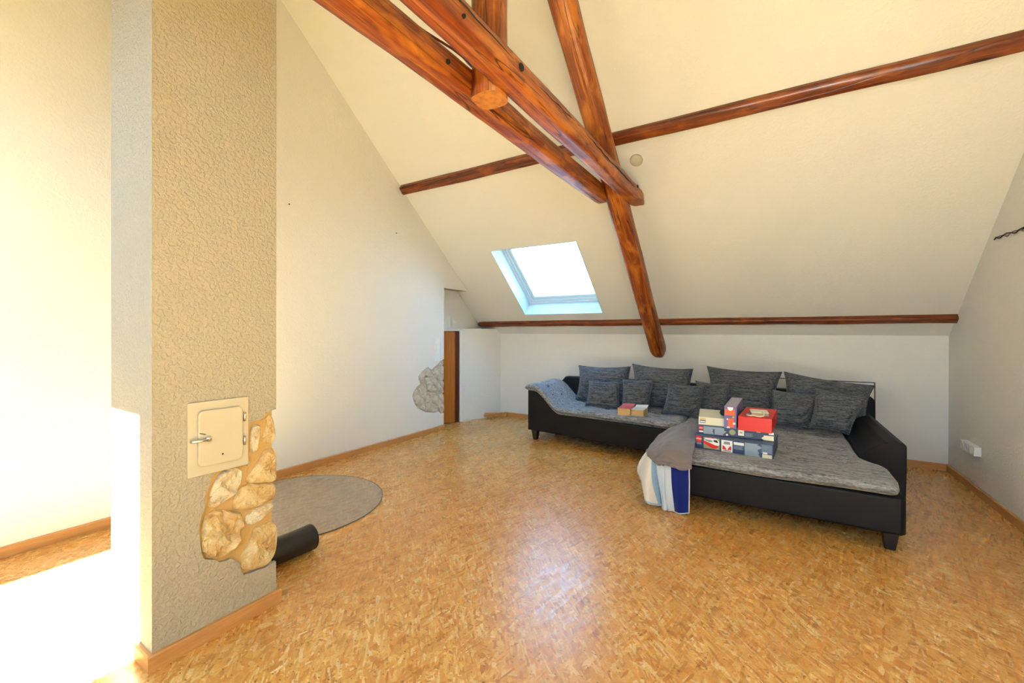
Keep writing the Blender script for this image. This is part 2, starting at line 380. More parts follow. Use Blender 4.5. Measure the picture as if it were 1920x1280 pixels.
# stones
def stonemat(name, c1, c2, c3):
    m = mat(name, c1, .9, .2); n = N(m); c = n.coord()
    a = n.noise(c, 9, 4, .6); b = n.noise(c, 60, 3, .6)
    n.color(n.mix(n.ramp(b, [(.4, (0,0,0)), (.7, (.5,.5,.5))]), n.ramp(a, [(.35, c1), (.5, c2), (.62, c3)]), c3))
    n.normal(n.bump(n.mix(.3, n.noise(c, 28, 5, .7), b), 1.0, .02)); return m
ST_A = stonemat('ochre_sandstone', (.52, .29, .10), (.66, .44, .19), (.76, .60, .34))
ST_C = stonemat('pale_sandstone', (.60, .43, .22), (.72, .57, .35), (.80, .70, .50))
ST_L = stonemat('grey_beige_sandstone', (.50, .41, .30), (.62, .53, .42), (.70, .64, .55))
def stone(pts, x, hgt, m, par, seed, rough=.85, grow=1.06):
    n0 = len(pts); P = []
    for i in range(n0):      # subdivide and soften the outline
        a = V(pts[i]); b = V(pts[(i+1) % n0]); k = max(1, int((b-a).length/.018))
        for q in range(k): P.append(a.lerp(b, q/k))
    for _ in range(2): P = [(P[i-1]+P[i]*2+P[(i+1) % len(P)])/4 for i in range(len(P))]
    c = sum(P, V((0, 0)))/len(P); n1 = len(P); P = [c+(p-c)*grow for p in P]
    vs = []; fs = []
    prof = [(1.02, -.012), (1.0, hgt*.25), (.93, hgt*.72), (.84, hgt*.92), (.72, hgt*.98), (.60, hgt), (.46, hgt*1.02), (.32, hgt*1.03), (.16, hgt)]
    R = (max(p.x for p in P)-min(p.x for p in P))
    for s, h in prof:
        for p in P:
            q = c+(p-c)*s
            hh = h
            if s < .98:
                hh += hgt*rough*(noise.noise(V((q.x*22+seed, q.y*22, seed*1.7)))*1.4+1.1*abs(noise.noise(V((q.x*45+seed+q.y*30, q.y*60, seed))))-.3)
            vs.append((x+hh, q.x, q.y))
    vs.append((x+hgt*(1+.3*math.sin(seed*3)), c.x, c.y))
    for i in range(len(prof)-1):
        for k in range(n1): fs.append((i*n1+k, i*n1+(k+1) % n1, (i+1)*n1+(k+1) % n1, (i+1)*n1+k))
    b0 = (len(prof)-1)*n1
    for k in range(n1): fs.append((b0+k, b0+(k+1) % n1, len(vs)-1))
    return obj('stone', vs, fs, m, par, origin=(x, c.x, c.y))
SC = [
 ([(1.075,.901),(1.121,.904),(1.134,.879),(1.117,.838),(1.098,.764),(1.08,.765),(1.078,.833)], .013, ST_C),
 ([(1.137,.923),(1.174,.948),(1.192,.881),(1.192,.796),(1.144,.798),(1.127,.815),(1.151,.876),(1.155,.903)], .012, ST_A),
 ([(1.138,.772),(1.196,.764),(1.198,.668),(1.196,.60),(1.046,.64),(1.059,.654),(1.091,.695),(1.127,.733)], .016, ST_A),
 ([(.944,.704),(.973,.727),(1.018,.712),(1.043,.695),(1.04,.676),(1.021,.649),(1.015,.618),(.985,.598),(.962,.575),(.9,.568),(.902,.626),(.921,.663),(.926,.696)], .026, ST_C),
 ([(1.041,.633),(1.194,.592),(1.196,.521),(1.095,.506),(1.054,.513),(1.002,.525),(1.002,.576),(1.028,.602)], .015, ST_A),
 ([(.88,.529),(.901,.551),(.939,.547),(.989,.522),(1.028,.505),(1.041,.486),(1.031,.427),(1.028,.387),(1.002,.349),(.961,.333),(.922,.341),(.886,.367),(.875,.408),(.88,.454)], .028, ST_A),
 ([(1.054,.499),(1.095,.495),(1.177,.503),(1.194,.469),(1.137,.447),(1.095,.423),(1.058,.434)], .016, ST_C),
 ([(1.088,.408),(1.137,.403),(1.196,.396),(1.2,.348),(1.199,.277),(1.19,.232),(1.168,.211),(1.102,.213),(1.064,.216),(1.038,.232),(1.034,.3),(1.058,.329),(1.085,.352)], .02, ST_A)]
for i, (p, h, m) in enumerate(SC): stone(p, XC-.018, h, m, ch, i*3.1+1)
SLL = [
 [(4.434,.91),(4.527,.973),(4.55,.893),(4.465,.89)],
 [(4.314,.816),(4.424,.883),(4.55,.879),(4.55,.688),(4.445,.697),(4.364,.758)],
 [(4.227,.883),(4.275,.839),(4.305,.79),(4.256,.754),(4.17,.775),(4.114,.747),(4.152,.688),(4.105,.69),(4.064,.732),(4.059,.778),(4.123,.825)],
 [(4.266,.747),(4.314,.776),(4.414,.693),(4.425,.603),(4.445,.53),(4.247,.56),(4.227,.651),(4.18,.735)],
 [(4.445,.669),(4.55,.674),(4.552,.5),(4.466,.53),(4.425,.603)],
 [(4.199,.654),(4.209,.547),(4.195,.455),(4.175,.316),(4.06,.371),(3.988,.452),(3.957,.532),(3.979,.587),(4.087,.652)],
 [(4.218,.546),(4.385,.519),(4.435,.458),(4.436,.287),(4.385,.265),(4.2,.303),(4.209,.454)],
 [(4.456,.49),(4.55,.486),(4.55,.236),(4.493,.234),(4.446,.285)]]
for i, p in enumerate(SLL): stone(p, XL-.018, .014, ST_L, wl_, i*2.3+40)

# baseboards
def bboard(name, a, b, nrm, h=.068, t=.018, e0=0, e1=0):
    a, b, nrm = V((*a, 0)), V((*b, 0)), V((*nrm, 0)); dd = (b-a).normalized(); a = a-dd*e0; b = b+dd*e1
    prof = [(0, 0), (t, 0), (t, h-.006), (t-.006, h), (0, h)]
    vs = [q+nrm*o+V((0, 0, z)) for q in (a, b) for o, z in prof]; k = len(prof)
    fs = [tuple(range(k)), tuple(range(k, 2*k))]+[(i, (i+1) % k, (i+1) % k+k, i+k) for i in range(k)]
    return struct(obj(name, vs, fs, BASEB))
bboard('baseboard_left', (XL, YF), (XL, OPY), (1, 0), e1=.0)
bboard('baseboard_back', (-3.70, YB), (XR, YB), (0, -1))
bboard('baseboard_right', (XR, YF), (XR, YB-.018), (-1, 0))
bboard('baseboard_chimney', (XC, YC), (XC, YC1), (1, 0), e0=.018, e1=.018, h=.064)
bboard('baseboard_chimney', (XC0, YC), (XC, YC), (0, -1), e0=.018, h=.064)
bboard('baseboard_chimney', (XC0, YC1), (XC, YC1), (0, 1), e0=.018, h=.064)
# loose offcut of baseboard in the far left corner
lb = prism('baseboard_offcut', [(-4.00, 5.40, .078), (-3.985, 5.40, .03), (-3.88, 5.53, .02), (-3.74, 5.70, .002), (-3.66, 5.77, .002), (-3.66, 5.775, .07)], (.012, -.012, 0), BASEB, origin=(-3.8, 5.6, 0))
tag(lb, 'loose beech baseboard offcut lying against the far left corner wall', 'baseboard')
w_ = prism('wood_block', [(-3.80, 5.44, 0), (-3.74, 5.44, 0), (-3.74, 5.50, 0), (-3.80, 5.50, 0)], (0, 0, .035), BASEB, origin=(-3.77, 5.47, 0), bevel=.003)
tag(w_, 'small wooden block on the floor under the loose baseboard offcut', 'wood block')

# ------------------------------------------------------------------ timber
def log(name, p0, p1, w, h, m, updir=(0,0,1), seed=0, n=32, segs=40, power=2.6, wob=.05, bow=0, taper=0, round0=False, round1=False, endmat=None, parent=None):
    p0, p1 = V(p0), V(p1); ax = p1-p0; L = ax.length; ax.normalize()
    u = V(updir); u = (u-ax*u.dot(ax)).normalized(); s = ax.cross(u)
    vs = []; uv = []; fs = []; st_ = [i/segs for i in range(segs+1)]
    per = 2*(w+h)*.8
    ends = []
    if round0: st_ = [0, .004, .012, .022]+[x for x in st_ if x > .03]
    if round1: st_ = [x for x in st_ if x < .965]+[.972, .985, .994, 1.0]
    sc0 = {0: .45, .004: .72, .012: .9}; sc1 = {1.0: .45, .994: .72, .985: .9}
    for t in st_:
        f = 1-taper*t
        if round0 and t in sc0: f *= sc0[t]
        if round1 and t in sc1: f *= sc1[t]
        c = p0+ax*L*t+s*(bow*math.sin(PI*t)+.35*wob*w*noise.noise(V((t*L*1.1, seed, 0)))*2)+u*(.35*wob*h*noise.noise(V((t*L*1.3, seed+9, 0)))*2)
        for k in range(n+1):
            a = 2*PI*k/n; ca, sa = math.cos(a), math.sin(a)
            r = (abs(ca)**power+abs(sa)**power)**(-1/power)
            r *= 1+wob*noise.noise(V((t*L*1.6+seed, ca*1.2, sa*1.2)))*2.2+wob*.5*noise.noise(V((t*L*6+seed, ca*2, sa*2)))
            vs.append(c+(s*ca*w/2+u*sa*h/2)*r*f); uv.append((t*L+seed*3.3, k/n*per))
    m1 = n+1; ns = len(st_)
    fm = []
    for i in range(ns-1):
        for k in range(n): fs.append((i*m1+k, i*m1+k+1, (i+1)*m1+k+1, (i+1)*m1+k)); fm.append(0)
    for e in (0, ns-1): fs.append(tuple(e*m1+k for k in range(n))); fm.append(1)
    o = obj(name, vs, fs, None, parent, uv=uv, mats=[m, endmat or m], fm=fm, origin=None if parent else (p0+p1)/2)
    for p in o.data.polygons: p.use_smooth = len(p.vertices) == 4
    return o
def onroof(x, y, off): return V((x, y, H0+SL*(YB-y)))-NB*off
RX, RD = -1.25, .40
raf = log('rafter', (RX, 1.95, roof(1.95)-RD), (RX, 5.64, roof(5.64)-RD-.005), .185, .19, BEAM, updir=NB, seed=1, segs=60, round1=True, wob=.035, endmat=BEAM)
tag(raf, 'red-brown round rafter running down the slope and ending above the sofa', 'beam')
c1 = log('collar_beam', (-1.118, -1.2, 2.625), (-1.118, 4.20, 2.625), .126, .132, BEAM, seed=3, segs=110, round1=True, wob=.045, power=6, endmat=BEAM)
tag(c1, 'orange-brown horizontal collar beam in front of the rafter with black knots', 'beam')
c2 = log('collar_beam', (-1.385, -1.2, 2.63), (-1.385, 3.95, 2.63), .142, .142, BEAM, seed=11, segs=110, round1=True, wob=.045, power=5, taper=.06, endmat=BEAM)
tag(c2, 'dark red collar beam ending behind the rafter, left of its twin', 'beam')
tube('loose_splinter', [(-1.39+.03*math.sin(k*.5), .2+k*.09, 2.745+.018*math.sin(k*.8)) for k in range(19)], .006, BEAM2, c2, 6)
po = log('king_post', (RX, 1.805, 2.54), (RX, 1.805, ZR-.05), .172, .165, BEAM, updir=(0, 1, 0), seed=5, segs=30, wob=.04, power=3.0, endmat=ENDG)
tag(po, 'vertical post with pale sawn lower end hanging between the collar beams', 'post')
def knot(par, c, r, nrm):
    lathe('knot', [(r*1.0, -.004), (r*.95, .004), (r*.7, .009), (r*.35, .006), (0, .003)], DARK, par, center=c, axis=nrm, n=10)
knot(c1, (-1.052, 1.788, 2.637), .020, (1, 0, .05)); knot(c1, (-1.057, 3.87, 2.668), .015, (1, .1, .3)); knot(c1, (-1.053, 1.338, 2.60), .009, (1, 0, .1))
for y0, y1, z0, z1 in ((.9, 1.72, 2.672, 2.664), (1.86, 2.55, 2.652, 2.676), (2.62, 3.20, 2.672, 2.655), (3.15, 3.80, 2.662, 2.655)):
    tube('drying_crack', [(-1.0535+.001*math.sin(k*2), y0+(y1-y0)*k/14, z0-.022+(z1-z0)*k/14+.003*math.sin(k*1.7+y0)) for k in range(15)], .002, DARK, c1, 5, radii=[.0006+.0030*math.sin(PI*k/14) for k in range(15)])
knot(c2, (-1.31, 1.55, 2.62), .012, (1, 0, -.2))
mp = log('purlin', onroof(-3.885, 3.765, .012), onroof(XR+.02, 3.765, .012), .112, .10, BEAM2, updir=NB, seed=21, segs=110, wob=.05, power=5, endmat=BEAM2)
tag(mp, 'long dark brown purlin crossing the middle of the slope', 'beam')
lp = log('purlin', onroof(-4.09, 5.61, .012), onroof(XR+.02, 5.60, .012), .075, .085, BEAM2, updir=NB, seed=31, segs=110, wob=.07, power=5, round0=True, endmat=BEAM2)
tag(lp, 'thin dark brown purlin just above the low back wall', 'beam')
cp = lathe('ceiling_cap', [(.058, -.002), (.058, .008), (.052, .013), (.03, .015), (0, .015)], mat('aged_cap', (.50, .46, .36), .5), center=onroof(-1.09, 3.952, 0), axis=-NB, n=32, origin=onroof(-1.09, 3.952, 0))
tag(cp, 'round cream cover cap on the slope right of the beam crossing', 'cover cap')

# ------------------------------------------------------------------ wall fittings
sw = empty('light_switch', (XL, 4.405, 1.105), 'vertical white four-gang switch panel on left wall above the exposed stones', 'switch')
box('frame', (XL-.002, 4.362, .945), (XL+.010, 4.448, 1.265), WHITE, sw, bevel=.003)
for k in range(4): box('rocker', (XL+.008, 4.374, .957+k*.076), (XL+.016, 4.436, 1.025+k*.076), WHITE, sw, bevel=.002, seg=1)
for y, z, lab in ((2.321, 2.551, 'small dark nail alone high on the left wall nearer the chimney'), (3.658, 2.545, 'small dark nail on the left wall close under the slope')):
    tag(lathe('nail', [(.0, -.01), (.0025, -.01), (.0025, .012), (.007, .012), (.006, .016), (0, .016)], DARK, center=(XL, y, z), axis=(1, 0, 0), n=8, origin=(XL, y, z)), lab, 'nail')
sk = empty('wall_socket', (XR, 5.17, .367), 'white surface-mounted triple socket low on the right wall', 'socket')
box('housing', (XR-.045, 5.02, .33), (XR+.001, 5.33, .408), WHITE, sk, bevel=.006)
for k in range(3):
    cy = 5.072+k*.1015
    lathe('socket_insert', [(.036, .0), (.036, .003), (.030, .003), (.027, -.006), (0, -.006)], OFFW, sk, center=(XR-.046, cy, .369), axis=(-1, 0, 0), n=20)
    lathe('contact_hole', [(.004, 0), (.004, .002), (0, .002)], DARK, sk, center=(XR-.041, cy-.009, .369), axis=(-1, 0, 0), n=8)
    lathe('contact_hole', [(.004, 0), (.004, .002), (0, .002)], DARK, sk, center=(XR-.041, cy+.009, .369), axis=(-1, 0, 0), n=8)
wr = empty('bare_wire', (XR, 4.5, 2.08), 'bare twisted cable stub sticking out along the right wall', 'wire')
tube('strand', [(XR-.012-.006*math.sin(k*1.3), 4.30+k*.05, 2.064+.010*math.cos(k*1.3)+(.002*k)) for k in range(10)]+[(XR-.01, 4.77, 2.075)], .0045, DARK, wr, 6)
tube('strand', [(XR-.012+.008*math.sin(k*1.3), 4.30+k*.05, 2.060-.012*math.cos(k*1.3)+(.002*k)) for k in range(9)], .003, JAMB, wr, 6)
tube('cable_sheath', [(XR+.01, 4.24, 2.06), (XR-.012, 4.27, 2.062), (XR-.014, 4.32, 2.066)], .007, DARK, wr, 8)

# soot hatch on the chimney
hx = XC
HATCH = mat('cream_painted_steel', (.56, .50, .37), .4)
ht = empty('soot_hatch', (hx, .93, .89), 'cream metal soot hatch with latch on the chimney side', 'hatch')
def rr(y0, y1, z0, z1, r, x, k=5):
    pts = []
    for cy, cz, a0 in ((y1-r, z1-r, 0), (y0+r, z1-r, PI/2), (y0+r, z0+r, PI), (y1-r, z0+r, 3*PI/2)):
        for i in range(k+1): a = a0+PI/2*i/k; pts.append((x, cy+r*math.cos(a), cz+r*math.sin(a)))
    return pts
prism('frame', rr(.812, 1.056, .728, 1.046, .006, hx-.002), (.012, 0, 0), HATCH, ht, bevel=.003)
prism('hatch_door', rr(.846, 1.026, .766, 1.008, .022, hx+.008), (.016, 0, 0), HATCH, ht, bevel=.006)
for z in (.845, .955):
    tube('hinge', [(hx+.016, 1.036, z-.02), (hx+.016, 1.036, z+.02)], .0055, CHROME, ht, 10)
tube('latch', [(hx+.014, .822, .882), (hx+.03, .828, .883), (hx+.033, .85, .884), (hx+.033, .878, .885)], .007, CHROME, ht, 12, radii=[.006, .008, .007, .0085])
lathe('latch_knob', [(.0, -.001), (.010, 0), (.012, .004), (.010, .010), (0, .011)], CHROME, ht, center=(hx+.030, .880, .885), axis=(1, 0, 0), n=14)
tube('latch_wire', [(hx+.025, .850, .915), (hx+.027, .862, .910), (hx+.026, .872, .906)], .0016, DARK, ht, 6)
lathe('screw', [(.004, 0), (.003, .002), (0, .002)], DARK, ht, center=(hx+.024, .94, .806), axis=(1, 0, 0), n=8)

# floor plate and flue pipe
gp = lathe('glass_floor_plate', [(.665, .002), (.665, .006), (.66, .008), (0, .008)], PLATE, center=(-3.20, 1.945, 0), n=96, origin=(-3.20, 1.945, 0), smooth=False)
tag(gp, 'round clear glass hearth plate lying on the floor behind the chimney', 'glass plate')
EDGE = mat('glass_edge_green', (.05, .06, .05), .2)
lathe('plate_edge', [(.6655, .0015), (.668, .003), (.668, .006), (.6655, .0078)], EDGE, gp, center=(-3.20, 1.945, 0), n=96)
pi_ = empty('flue_pipe', (-2.45, 1.42, 0), 'short black stove pipe lying on the floor behind the chimney', 'pipe')
tube('pipe_wall', [(-2.50, 1.23, .079), (-2.475, 1.30, .079), (-2.455, 1.38, .079), (-2.447, 1.47, .079), (-2.445, 1.60, .079)], .078, BLK, pi_, 40, cap=False, radii=[.074, .074, .074, .074, .0755])
tube('pipe_lining', [(-2.50, 1.23, .079), (-2.475, 1.30, .079), (-2.455, 1.38, .079), (-2.447, 1.47, .079), (-2.445, 1.60, .079)], .07, BLK, pi_, 40, cap=False, radii=[.071, .071, .071, .071, .0725])
lathe('rim', [(.0725, -.001), (.074, .003), (.0765, .002), (.077, -.004), (.0755, -.008)], BLK, pi_, center=(-2.445, 1.60, .079), axis=(.0, 1, 0), n=40)

# ------------------------------------------------------------------ sofa
sf = empty('corner_sofa', (-.9, 4.7, 0), 'large black and heathered grey corner sofa with chaise standing before the back wall', 'sofa')
def pz(name, plan, z0, z1, bevel=.02, m=LEA): return prism(name, [(x, y, z0) for x, y in plan], (0, 0, z1-z0), m, sf, bevel=bevel, seg=3)
pz('seat_base', [(-2.20, 4.655), (-1.13, 4.50), (-.79, 4.44), (-.79, 5.50), (-2.20, 5.50)], .12, .365, .012)
pz('chaise_base', [(-.80, 3.47), (.665, 3.44), (.69, 3.47), (.69, 4.20), (.60, 5.50), (-.80, 5.50)], .115, .345, .018)
def armprof(name, prof, y0, y1, bevel=.02, skew=0):
    return prism(name, [(x, y0+skew*(x-prof[0][0]), z) for x, z in prof], (0, y1-y0, 0), LEA, sf, bevel=bevel, seg=3)
armprof('lounge_arm', [(-2.655, .12), (-2.15, .12), (-2.15, .355), (-2.22, .385), (-2.30, .44), (-2.38, .515), (-2.46, .585), (-2.54, .617), (-2.655, .625)], 4.70, 5.46, .014, skew=-.10)
armprof('side_arm', [(.56, .12), (.81, .12), (.815, .36), (.815, .535), (.80, .555), (.76, .565), (.70, .55), (.64, .515), (.59, .47), (.56, .43)], 4.09, 5.47, .018)
# backrest
prism('backrest', [(-2.56, 5.42, .12), (-2.56, 5.42, .64), (-2.47, 5.42, .74), (-2.2, 5.42, .745), (.72, 5.42, .745), (.80, 5.42, .735), (.845, 5.42, .69), (.85, 5.42, .12)], (0, .14, 0), LEA, sf, bevel=.02, seg=3)
def leg(x, y, h=.125):
    vs = []
    for z, r in ((0, .026), (h, .042)):
        vs += [(x-r, y-r, z), (x+r, y-r, z), (x+r, y+r, z), (x-r, y+r, z)]
    obj('leg', vs, [(0,1,2,3),(4,5,6,7),(0,1,5,4),(1,2,6,5),(2,3,7,6),(3,0,4,7)], LEG, sf, bevel=.004, seg=1)
for x, y in ((-2.565, 4.745), (.62, 3.52), (-.72, 3.53), (-2.57, 5.42), (.75, 5.42), (-.75, 5.42), (-.95, 4.62)): leg(x, y)
# mattresses
def smooth01(t): t = max(0, min(1, t)); return t*t*(3-2*t)
def mattress(name, xl, xr, yf, yb, zb, tufts, th=.07, nu=90, nv=60, puff=.014):
    """xl,xr(y); yf,yb(x)-ish; zb(x,y) base height"""
    tops = []; bots = []
    def P(u, v):
        y0, y1 = yf(u), yb(u); y = y0+(y1-y0)*v
        x = xl(y)+(xr(y)-xl(y))*u
        return x, y
    def e(u, v):
        a = max(0, 1-abs(2*u-1)**44)**.5*max(0, 1-abs(2*v-1)**26)**.5
        return a
    for j in range(nv):
        for i in range(nu):
            u, v = i/(nu-1), j/(nv-1)
            u = .25*u+.75*(.5-.5*math.cos(PI*u)); v = .25*v+.75*(.5-.5*math.cos(PI*v))
            x, y = P(u, v); z = zb(x, y)
            dz = 0
            for tx, ty in tufts:
                d2 = math.hypot(x-tx, y-ty); dz -= .030*math.exp(-(d2/.04)**2)+.034*math.exp(-(d2/.13)**2)
                if d2 < .24: dz -= .018*max(0, 1-d2/.24)*math.exp(-((y-ty)/.014)**2)
            dz += .005*noise.noise(V((x*5, y*9, 3)))+.003*noise.noise(V((x*14, y*25, 1)))
            tops.append((x, y, z+th*.5+(th*.5+puff)*e(u, v)+dz*e(u, v)))
            bots.append((x, y, z+th*.5-th*.5*e(u, v)))
    n_ = nu*nv; vs = tops+bots; fs = []
    for j in range(nv-1):
        for i in range(nu-1):
            q = (j*nu+i, j*nu+i+1, (j+1)*nu+i+1, (j+1)*nu+i); fs += [q, tuple(k+n_ for k in reversed(q))]
    o = obj(name, vs, fs, FABS, sf, smooth=True)
    bm = bmesh.new(); bm.from_mesh(o.data); bmesh.ops.remove_doubles(bm, verts=bm.verts[:], dist=.0005); bm.to_mesh(o.data); bm.free()
    for tx, ty in tufts:
        zz = zb(tx, ty)+th+puff-.054
        lathe('button', [(.0, -.004), (.011, -.003), (.012, .001), (.008, .005), (0, .006)], BUT, o, center=(tx, ty, zz), n=10)
    return o
def zleft(x, y):
    t = (x+2.655)/.47       # 0 at outer top, 1 at seat
    if t <= .25: return .622-.01*t
    return .362+.258*(1-smooth01((t-.22)/.80))
tl = [(-2.40+.02*k, 4.90+.22*k) for k in range(2)]+[(x, y) for x in (-2.02, -1.72, -1.42, -1.12) for y in (4.82, 5.08)]+[(-2.52, 5.0)]
mattress('seat_cushion', lambda y: -2.665, lambda y: -.815+.12*max(0, (4.72-y)) if y > 4.4 else -.8, lambda u: 4.66-.16*u-.02+.03*math.sin(PI*u)+.10*max(0, u-.93)/.07*.6, lambda u: 5.42, zleft, tl, nu=120)
def xrc(y):
    t = smooth01((y-3.85)/.28); corner = max(0, (3.62-y)/.24)
    return (.675*(1-t)+.555*t)-.05*corner**2
tcx = [(-.45, 4.9), (-.15, 4.9), (.15, 4.9), (.42, 4.85), (-.45, 4.55), (-.12, 4.55), (.2, 4.55), (.42, 4.35), (.12, 4.22), (.42, 3.98), (.16, 3.85)]
mattress('chaise_cushion', lambda y: -.825-.02*math.sin((y-3.4)*3), xrc, lambda u: 3.40+.015*math.sin(u*9)+.05*max(0, (.06-u)/.06)**2, lambda u: 5.42, lambda x, y: .348, tcx, th=.065)

# ------------------------------------------------------------------ cushions
def pillow(tl, tr, br, bl, th, seed, name, label, group, nu=22):
    tl, tr, br, bl = map(V, (tl, tr, br, bl)); nv = nu
    nrm = (tr-tl).cross(bl-tl).normalized()
    if nrm.y > 0: nrm = -nrm
    cen = (tl+tr+br+bl)/4
    vs = []; front = []; back = []
    for side in (1, -1):
        for j in range(nv):
            for i in range(nu):
                u, v = i/(nu-1), j/(nv-1)
                p = tl.lerp(tr, u).lerp(bl.lerp(br, u), v)
                pu, pv = 2*u-1, 2*v-1
                # sides pulled in between the corners
                q = cen+(p-cen)*(1-.10*(1-abs(pu)**2.5)*abs(pv)**3-.10*(1-abs(pv)**2.5)*abs(pu)**3)
                b = (max(0, 1-abs(pu)**2.6)*max(0, 1-abs(pv)**2.6))**.55
                w = .012*noise.noise(V((u*3+seed, v*3, seed)))+.006*noise.noise(V((u*8+seed, v*8, 2)))
                vs.append(q+nrm*side*(th*.5*b)+nrm*(w*min(1, b*3)))
    n_ = nu*nv; fs = []
    for j in range(nv-1):
        for i in range(nu-1):
            a = (j*nu+i, j*nu+i+1, (j+1)*nu+i+1, (j+1)*nu+i); fs += [a, tuple(k+n_ for k in reversed(a))]
    o = obj(name, vs, fs, FAB, None, smooth=True, origin=cen-V((0, 0, .2)))
    bm = bmesh.new(); bm.from_mesh(o.data); bmesh.ops.remove_doubles(bm, verts=bm.verts[:], dist=.0008)
    bmesh.ops.recalc_face_normals(bm, faces=bm.faces[:]); bm.to_mesh(o.data); bm.free()
    # seam cord round the edge
    ring = []
    def ep(u, v):
        p = tl.lerp(tr, u).lerp(bl.lerp(br, u), v); pu, pv = 2*u-1, 2*v-1
        return cen+(p-cen)*(1.004-.10*(1-abs(pu)**2.5)*abs(pv)**3-.10*(1-abs(pv)**2.5)*abs(pu)**3)
    K = 14
    for k in range(K): ring.append(ep(k/K, 0))
    for k in range(K): ring.append(ep(1, k/K))
    for k in range(K): ring.append(ep(1-k/K, 1))
    for k in range(K): ring.append(ep(0, 1-k/K))
    ring.append(ep(0, 0))
    tube('seam_cord', ring, .0045, FAB, o, 6, cap=False)
    return tag(o, label, 'cushion', group)
GB = 'large back cushions of the sofa'; GS = 'small scatter cushions on the sofa'
pillow((-2.24,5.36,.905), (-1.544,5.36,.92), (-1.50,5.26,.45), (-2.25,5.26,.45), .17, 1, 'back_cushion', 'leftmost large grey back cushion, beside the curved lounge arm', GB)
pillow((-1.517,5.36,.955), (-.81,5.36,.925), (-.80,5.26,.45), (-1.49,5.26,.44), .17, 2, 'back_cushion', 'large grey back cushion second from the left, below the rafter end', GB)
pillow((-.658,5.36,.962), (.071,5.36,.935), (.0,5.26,.46), (-.62,5.26,.45), .17, 3, 'back_cushion', 'large grey back cushion behind the purple box', GB)
pillow((.09,5.34,.94), (.827,5.34,.844), (.76,5.24,.47), (.06,5.24,.46), .16, 4, 'back_cushion', 'rightmost large grey back cushion, slumped in front of the leaning board', GB)
pillow((-2.016,5.14,.742), (-1.602,5.14,.757), (-1.575,5.04,.435), (-2.02,5.04,.43), .12, 5, 'scatter_cushion', 'small bluish grey cushion furthest left, in front of the leftmost back cushion', GS)
pillow((-1.588,5.16,.785), (-1.205,5.16,.79), (-1.241,5.06,.44), (-1.567,5.06,.44), .12, 6, 'scatter_cushion', 'small grey cushion behind the two paperbacks', GS)
pillow((-1.031,5.06,.775), (-.627,5.06,.776), (-.676,4.94,.425), (-1.075,4.94,.44), .12, 7, 'scatter_cushion', 'small grey cushion leaning left at the corner where seat and chaise meet', GS)
pillow((-.757,5.20,.805), (-.401,5.20,.793), (-.448,5.10,.44), (-.70,5.10,.44), .11, 8, 'scatter_cushion', 'small grey cushion half hidden, left of the purple box', GS)
pillow((-.012,5.08,.772), (.385,5.08,.758), (.274,4.93,.44), (-.06,4.93,.435), .12, 9, 'scatter_cushion', 'small grey cushion right behind the red box', GS)
pillow((.339,5.04,.819), (.736,5.0,.775), (.570,4.82,.44), (.275,4.84,.47), .12, 10, 'scatter_cushion', 'small grey cushion furthest right, tilted against the black side arm', GS)

# board leaning behind the sofa
PBD = mat('white_board', (.78, .76, .70), .6)
bd = empty('leaning_board', (.4, 5.68, 0), 'thin white framed panel standing between sofa back and wall', 'panel')
def lean(x0, x1, z0, z1, y0, y1): return [(x, y0+.05*(z/.85)+dy, z) for x in (x0, x1) for z in (z0, z1) for dy in (0, y1)]
obj('panel', lean(-.10, .875, .0, .835, 5.64, .01), boxvf((0,0,0), (1,1,1))[1], PBD, bd)
obj('edge_strip', lean(.875, .885, .0, .843, 5.637, .016), boxvf((0,0,0), (1,1,1))[1], JAMB, bd)
obj('edge_strip', lean(-.11, .875, .835, .843, 5.637, .016), boxvf((0,0,0), (1,1,1))[1], JAMB, bd)

# ------------------------------------------------------------------ boxes on the chaise
def cmat(n_, c, r=.45): return mat(n_, c, r)
NAVY = cmat('navy_print', (.035, .055, .13)); SLATE = cmat('slate_print', (.12, .18, .27)); TEAL = cmat('pale_slate_print', (.26, .33, .42))
CREAM = cmat('cream_card', (.80, .75, .56)); CREAMT = cmat('cream_lid', (.76, .70, .50)); RED = cmat('red_card', (.70, .005, .005), .4); PRED = cmat('print_red', (.72, .02, .02)); PWH = cmat('print_white', (.85, .84, .80))
ORG = cmat('print_orange', (.85, .12, .03)); PUR = cmat('purple_card', (.16, .13, .33)); LIL = cmat('lilac_card', (.40, .36, .46)); YEL = cmat('print_yellow', (.85, .60, .12)); DGR = cmat('print_grey', (.25, .27, .28)); BLU = cmat('print_blue', (.12, .2, .42)); GRN = cmat('print_olive', (.35, .36, .16)); BLKP = cmat('print_black', (.02, .02, .02))
